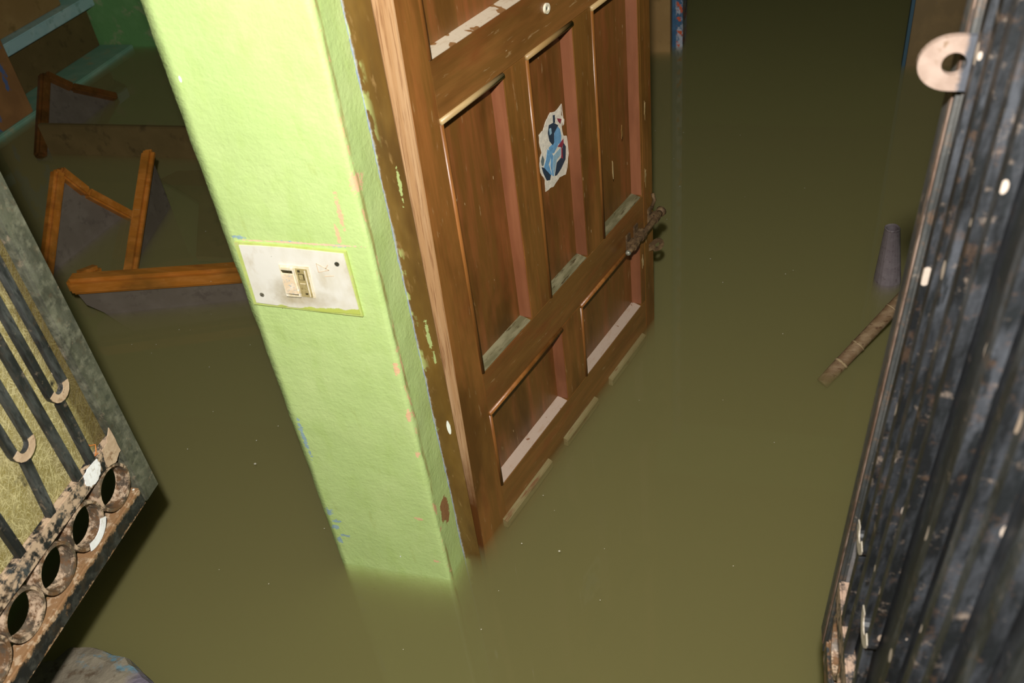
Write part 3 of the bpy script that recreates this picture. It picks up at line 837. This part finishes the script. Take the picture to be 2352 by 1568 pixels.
# splashes and a caught thread on the left leaf
def splash(name, mat, root, pts, y, th=.0012, label=None):
    rp = []
    for i, p in enumerate(pts):
        q = pts[(i + 1) % len(pts)]
        for f in (0, .25, .5, .75):
            j = 0 if f == 0 else .0016
            rp.append((p[0] + (q[0] - p[0]) * f + random.uniform(-j, j), y, p[1] + (q[1] - p[1]) * f + random.uniform(-j, j)))
    return MB().prism(rp, (0, th, 0)).build(name, mat, root, label)
splash('white_splash', M['mud_white'], LG, [(.1210, .149), (.1100, .151), (.0870, .148), (.0860, .140), (.0930, .128), (.1030, .121), (.1200, .123), (.1260, .136)], .0052, label='white paint splash')
splash('mud_patch', M['mud'], LG, [(.0405, .166), (.0405, .118), (.0560, .112), (.0760, .118), (.0720, .148), (.0560, .150)], .0042, .0014, 'dried mud in the corner')
mb = MB()
flat_path(mb, [(.1175 + .0335 * math.cos(a) + .0355, 0, .0773 + .0335 * math.sin(a)) for a in [math.radians(d) for d in range(208, 300, 8)]], .0125, .0012)
o = mb.build('white_splash', M['mud_white'], LG, 'white paint splash on a ring'); o.location = (.001, .0012, 0)
MB().tube([(.058, -.010, .20), (.072, -.008, .19), (.082, -.006, .176), (.078, -.004, .165), (.070, -.002, .160), (.076, .000, .153), (.084, .002, .150), (.078, .004, .1515)], .0009, 6).build('thread', M['wire'], LG, 'orange thread caught in the corner', smooth=True)

RG = empty('metal_gate', (.6357, -.2239, .35), (0, 0, 0))
rz = math.atan2(-.9986, .0534)
RG.rotation_euler = (Matrix.Rotation(rz, 3, 'Z') @ Matrix.Rotation(math.radians(-1.95), 3, 'X')).to_euler()
make_gate(RG, -1, dict(stile=M['gate_far_edge'], rail=M['gate_far_rail'], mid=M['gate_far_mud'], ring=M['gate_ring'], bar=M['gate_far'], sheet=M['gate_black_sheet'], worn=M['far_worn']))
tag(RG, 'right leaf of black iron gate seen edge on with a lock eye', 'gate')
box('lit_side_strip', M['far_lit_side'], RG, (.0401, .0408, .002, .021, .03, 1.16), label='grey strip added as the lit inner side of the stile')  # added strip: the stile's brightly lit inner side, put in as colour
box('rust_band', M['far_rust'], RG, (.0240, .0310, -.0050, -.0038, .01, 1.16), label='rusty band along the stile')
# lock eye: a lug with a hole, at right angles to the leaf
def lug():
    mb = MB(); bm = mb.bm
    cy, cz, r = -.0125, .7600, .0085
    outer = []
    N = 32
    for k in range(N):
        a = 2 * math.pi * k / N
        dy, dz = math.cos(a), math.sin(a)
        # rounded towards -y, square towards the stile
        if dy < 0:
            R = .0205
            Ry = .0245
            p = (cy + Ry * dy, cz + R * dz)
        else:
            tmax = min((.036) / max(dy, 1e-4), .0205 / max(abs(dz), 1e-4))
            p = (cy + dy * tmax, cz + dz * tmax)
        outer.append(p)
    L = []
    for (ring_, x) in ((outer, .0412), (outer, .0470)):
        L.append([bm.verts.new((x, y, z)) for y, z in ring_])
    hl = [(cy + r * math.cos(2 * math.pi * k / N), cz + r * math.sin(2 * math.pi * k / N)) for k in range(N)]
    for x in (.0470, .0412):
        L.append([bm.verts.new((x, y, z)) for y, z in hl])
    for i in range(4):
        a, c = L[i], L[(i + 1) % 4]
        for k in range(N):
            bm.faces.new((a[k], a[(k + 1) % N], c[(k + 1) % N], c[k]))
    return mb
lug().build('lock_eye', M['lock_eye'], RG, 'pale primer lock eye with a round hole')

# ------------------------------------------------------------------ things in the water
# concrete chunk under the left gate
def chunk():
    top = [(-.74, -.43), (-.70, -.345), (-.6243, -.3173), (-.6119, -.2878), (-.5701, -.2814), (-.4965, -.2891), (-.4476, -.3095), (-.4173, -.3268), (-.39, -.39), (-.42, -.48), (-.55, -.55), (-.68, -.52)]
    mb = MB(); bm = mb.bm
    rings = []
    for z, sc_ in ((-.44, 1.25), (-.1, 1.10), (.0, 1.04), (.034, 1.0), (.045, .96), (.050, .8), (.052, .55), (.053, .28)):
        row = []
        for i, p in enumerate(top):
            q = top[(i + 1) % len(top)]
            for f in (0, .33, .66):
                x = p[0] + (q[0] - p[0]) * f; y = p[1] + (q[1] - p[1]) * f
                x = -.56 + (x + .56) * sc_; y = -.41 + (y + .41) * sc_
                nz = noise.noise(Vector((x * 25, y * 25, z * 25)))
                row.append(bm.verts.new((x + nz * .008, y + noise.noise(Vector((y * 30, x * 30, 4))) * .008, z + (nz * .006 if z > .02 else 0))))
        rings.append(row)
    n = len(rings[0])
    for a, c in zip(rings, rings[1:]):
        for k in range(n):
            bm.faces.new((a[k], a[(k + 1) % n], c[(k + 1) % n], c[k]))
    bm.faces.new(rings[-1]); bm.faces.new(list(reversed(rings[0])))
    return mb
tag(chunk().build('concrete_block', M['slab']), 'broken grey concrete block with blue paint under the left gate leaf', 'block')

# cane leaning out of the water beside the right gate leaf
ca = empty('cane', (.672, .695, 0))
tag(ca, 'brown jointed cane slanting out of the water by the right gate leaf', 'cane')
P0 = Vector((-.012, -.012, -.03)); P1 = Vector((.2075, .2125, .155))
def cp(t): return P0 + (P1 - P0) * t
MB().tube([cp(0), cp(.12), cp(.30), cp(.315), cp(.33), cp(.6), cp(.62), cp(.64), cp(1)], [.0145, .0150, .0150, .0164, .0150, .0152, .0166, .0152, .0152], 14).build('stem', M['cane'], ca, smooth=True)
for t in (.17, .318, .62):
    MB().tube([cp(t - .008), cp(t), cp(t + .008)], [.0152, .0170, .0152], 14).build('node_ring', M['cane_ring'], ca, smooth=True)

# hollow plastic leg
lgm = MB(); bm = lgm.bm
N = 20; rr = []
for z, r_ in ((-.40, .040), (-.02, .0305), (.0, .030), (.145, .0168), (.149, .0172), (.151, .0160), (.149, .0125), (.05, .012)):
    cx, cy = .8076 - .0086 * max(0, z) / .145, 1.0645 - .003 * max(0, z) / .145
    row = []
    for k in range(N):
        a = 2 * math.pi * k / N
        q = (abs(math.cos(a)) ** 4 + abs(math.sin(a)) ** 4) ** -.25
        q = .55 + .45 * q
        row.append(bm.verts.new((cx + r_ * q * math.cos(a + .4), cy + r_ * q * math.sin(a + .4), z)))
    rr.append(row)
for a, c in zip(rr, rr[1:]):
    for k in range(N):
        bm.faces.new((a[k], a[(k + 1) % N], c[(k + 1) % N], c[k]))
bm.faces.new(rr[-1]); bm.faces.new(rr[0])
tag(lgm.build('stool_leg', M['grey_plastic'], smooth=False), 'hollow grey plastic leg poking up from the water left of right gate', 'leg')

# tilted rimmed boards floating on the left
def corner_tray(apex, w1, w2, rim, label, rim_w=.045, rim_h=.03, extend=.35, curve=.0):
    apex, w1, w2 = Vector(apex), Vector(w1), Vector(w2)
    e1 = (w1 - apex); e2 = (w2 - apex)
    q1 = apex + e1 * (1 + extend); q2 = apex + e2 * (1 + extend)
    n = e1.cross(e2).normalized()
    if n.dot(CAM_POS - apex) < 0: n = -n
    root = empty('tilted_tray', (w1 + w2) / 2)
    tag(root, label, 'tray', 'rimmed wooden trays tilted in the water')
    off = -root.location
    def loc(p): return Vector(p) + off
    MB().prism([loc(apex), loc(q1), loc(q1 + e2 * (1 + extend)), loc(q2)], -n * .014).build('base_board', M['tray_panel'], root)
    mid = apex + e1 * .45 + (e2.normalized() - e1.normalized()) * curve
    seg = [apex, mid, q1]
    mb = MB()
    for a, c in zip(seg, seg[1:]):
        mb.bar(loc(a + n * .008), loc(c + n * .008), rim_h, rim_w * .8, up=n, bevel=.006)
    mb.build('rim', rim, root)
    MB().bar(loc(apex + n * .008 + e2 * .0), loc(q2 + n * .008), rim_w * .8, rim_h * 1.25, up=n, bevel=.009).build('rim', rim, root)
    return root
corner_tray((-1.572, 1.062, .22), (-1.5008, 1.1849, 0), (-1.5398, .8109, 0), M['tray_rim'], 'orange rimmed tray corner standing out of water right beside the left gate leaf', curve=.015)
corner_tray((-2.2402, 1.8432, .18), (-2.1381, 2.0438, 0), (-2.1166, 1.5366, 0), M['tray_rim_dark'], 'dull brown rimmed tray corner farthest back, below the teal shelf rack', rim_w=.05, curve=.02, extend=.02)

def plank_tray(name, label, pts, ext, rim_a, rim_b, rim, rw, rh, grp, extra=None):
    root = empty(name, ((Vector(rim_a) + Vector(rim_b)) / 2) * 1.0)
    tag(root, label, 'tray' if grp else 'board', grp)
    off = -root.location
    MB().prism([Vector(p) + off for p in pts], ext).build('base_board', M['tray_panel'], root)
    if rim:
        MB().bar(Vector(rim_a) + off, Vector(rim_b) + off, rw, rh, bevel=.011).build('rim', rim, root)
        if extra:
            MB().bar(Vector(extra[0]) + off, Vector(extra[1]) + off, rw * .8, rh * .9, bevel=.011).build('rim', rim, root)
    return root
# nearest tray: rim along the top, rounded end dipping in the water
a = Vector((-1.2188, .6779, 0)); dd = Vector((.9594, .2821, 0)); nn = Vector((.2821, -.9594, 0))
def t4(s_, z): return a + dd * s_ + Vector((0, 0, z))
pts = [t4(-.062, .125), t4(-.060, .082), t4(-.048, .036), t4(-.012, .006), t4(.03, -.05), t4(.10, -.12), t4(.40, -.12), t4(.42, .075), t4(.42, .10)]
plank_tray('tilted_tray', 'nearest orange rimmed tray lying across with rounded left end by the pier', pts, (-nn * .016), t4(-.066, .108), t4(.418, .088), M['tray_rim'], .050, .050, 'rimmed wooden trays tilted in the water',
           (t4(-.048, .112) - nn * .010, t4(-.015, .092) - nn * .075))
# steep tray, long rim pointing at the viewer
A = Vector((-1.3694, 1.2426, .2)); B = Vector((-1.2841, .8832, .0)); B2 = B + (B - A) * .3
side = Vector(((B - A).y, -(B - A).x, 0)).normalized()
if side.dot(CAM_POS - A) < 0: side = -side
pts = [A, B2, Vector((B2.x, B2.y, -.2)), Vector((A.x, A.y, -.2))]
plank_tray('tilted_tray', 'orange rimmed tray set on edge with whitish worn rim between two other trays', pts, -side * .016, A, B2, M['tray_rim'], .042, .030, 'rimmed wooden trays tilted in the water')
# long brown board behind them, on edge
lb = empty('long_board', (-1.8, 1.565, 0))
tag(lb, 'long dull brown board on edge in water below the farthest tray', 'board')
box('plank', M['dim_board'], lb, (-.29, .62, 0, .02, -.15, .115), .003)
# sunken board near the pier
sb = MB().prism([(-1.53, 1.43, -.012), (-1.50, 1.49, -.012), (-1.40, 1.503, -.012), (-1.00, 1.20, -.012), (-.95, 1.0, -.012), (-1.13, .99, -.012), (-1.30, 1.30, -.012)], (0, 0, -.018)).build('sunken_board', M['dim_board'])
tag(sb, 'olive board just under the water between steep tray and lime pier', 'board')

# teal shelf rack along the left wall
sr = empty('shelf_rack', (-2.55, 2.2, 0))
tag(sr, 'worn teal wooden shelf rack with brown post standing in far left water', 'shelf')
O = Vector((2.55, -2.2, 0))
def srb(name, mat, bb, bv=.004, label=None):
    return box(name, mat, sr, (bb[0] + O.x, bb[1] + O.x, bb[2] + O.y, bb[3] + O.y, bb[4], bb[5]), bv, label)
srb('shelf', M['teal_green'], (-2.72, -2.40, 1.2, 2.59, -.035, .012), label='green teal lower shelf at the waterline')
srb('shelf', M['teal'], (-3.10, -2.52, 1.2, 2.59, .195, .245), label='pale teal upper shelf edge')
srb('rack_panel_or_shade_sheet', M['back_board'], (-2.60, -2.575, 1.2, 2.45, .246, .70), label='brown panel above the upper shelf')
srb('post', M['post_peel'], (-2.47, -2.405, 1.70, 1.885, .0125, .9), label='brown post with peeling blue paint')
srb('rack_panel_or_shade_sheet', M['dim_board'], (-2.60, -2.57, 1.2, 2.58, .0125, .194), label='panel added for the shaded opening between the shelves')  # added sheet, stands in for the shade inside the rack

# floating flecks: many grains nobody could count
mb = MB()
fixed = [(-.02, .0, 0)]
pts = [(random.uniform(-1.3, .62), random.uniform(-.5, 1.9)) for _ in range(150)]
for x, y in pts:
    if -.25 < x < .03 and -.02 < y < .28: continue
    r_ = random.uniform(.0006, .0014)
    k0 = random.uniform(0, 3)
    mb.prism([(x + r_ * random.uniform(.7, 1.4) * math.cos(k0 + k * 1.2566), y + r_ * math.sin(k0 + k * 1.2566), .0001) for k in range(5)], (0, 0, .0005))
for x, y, r_ in ((-.52, .215, .0028), (.19, .10, .0022)):
    mb.prism([(x + r_ * math.cos(k), y + r_ * .8 * math.sin(k), .0001) for k in range(6)], (0, 0, .0008))
tag(mb.build('floating_flecks', M['fleck']), 'tiny pale flecks floating on the flood water', 'debris', kind='stuff')
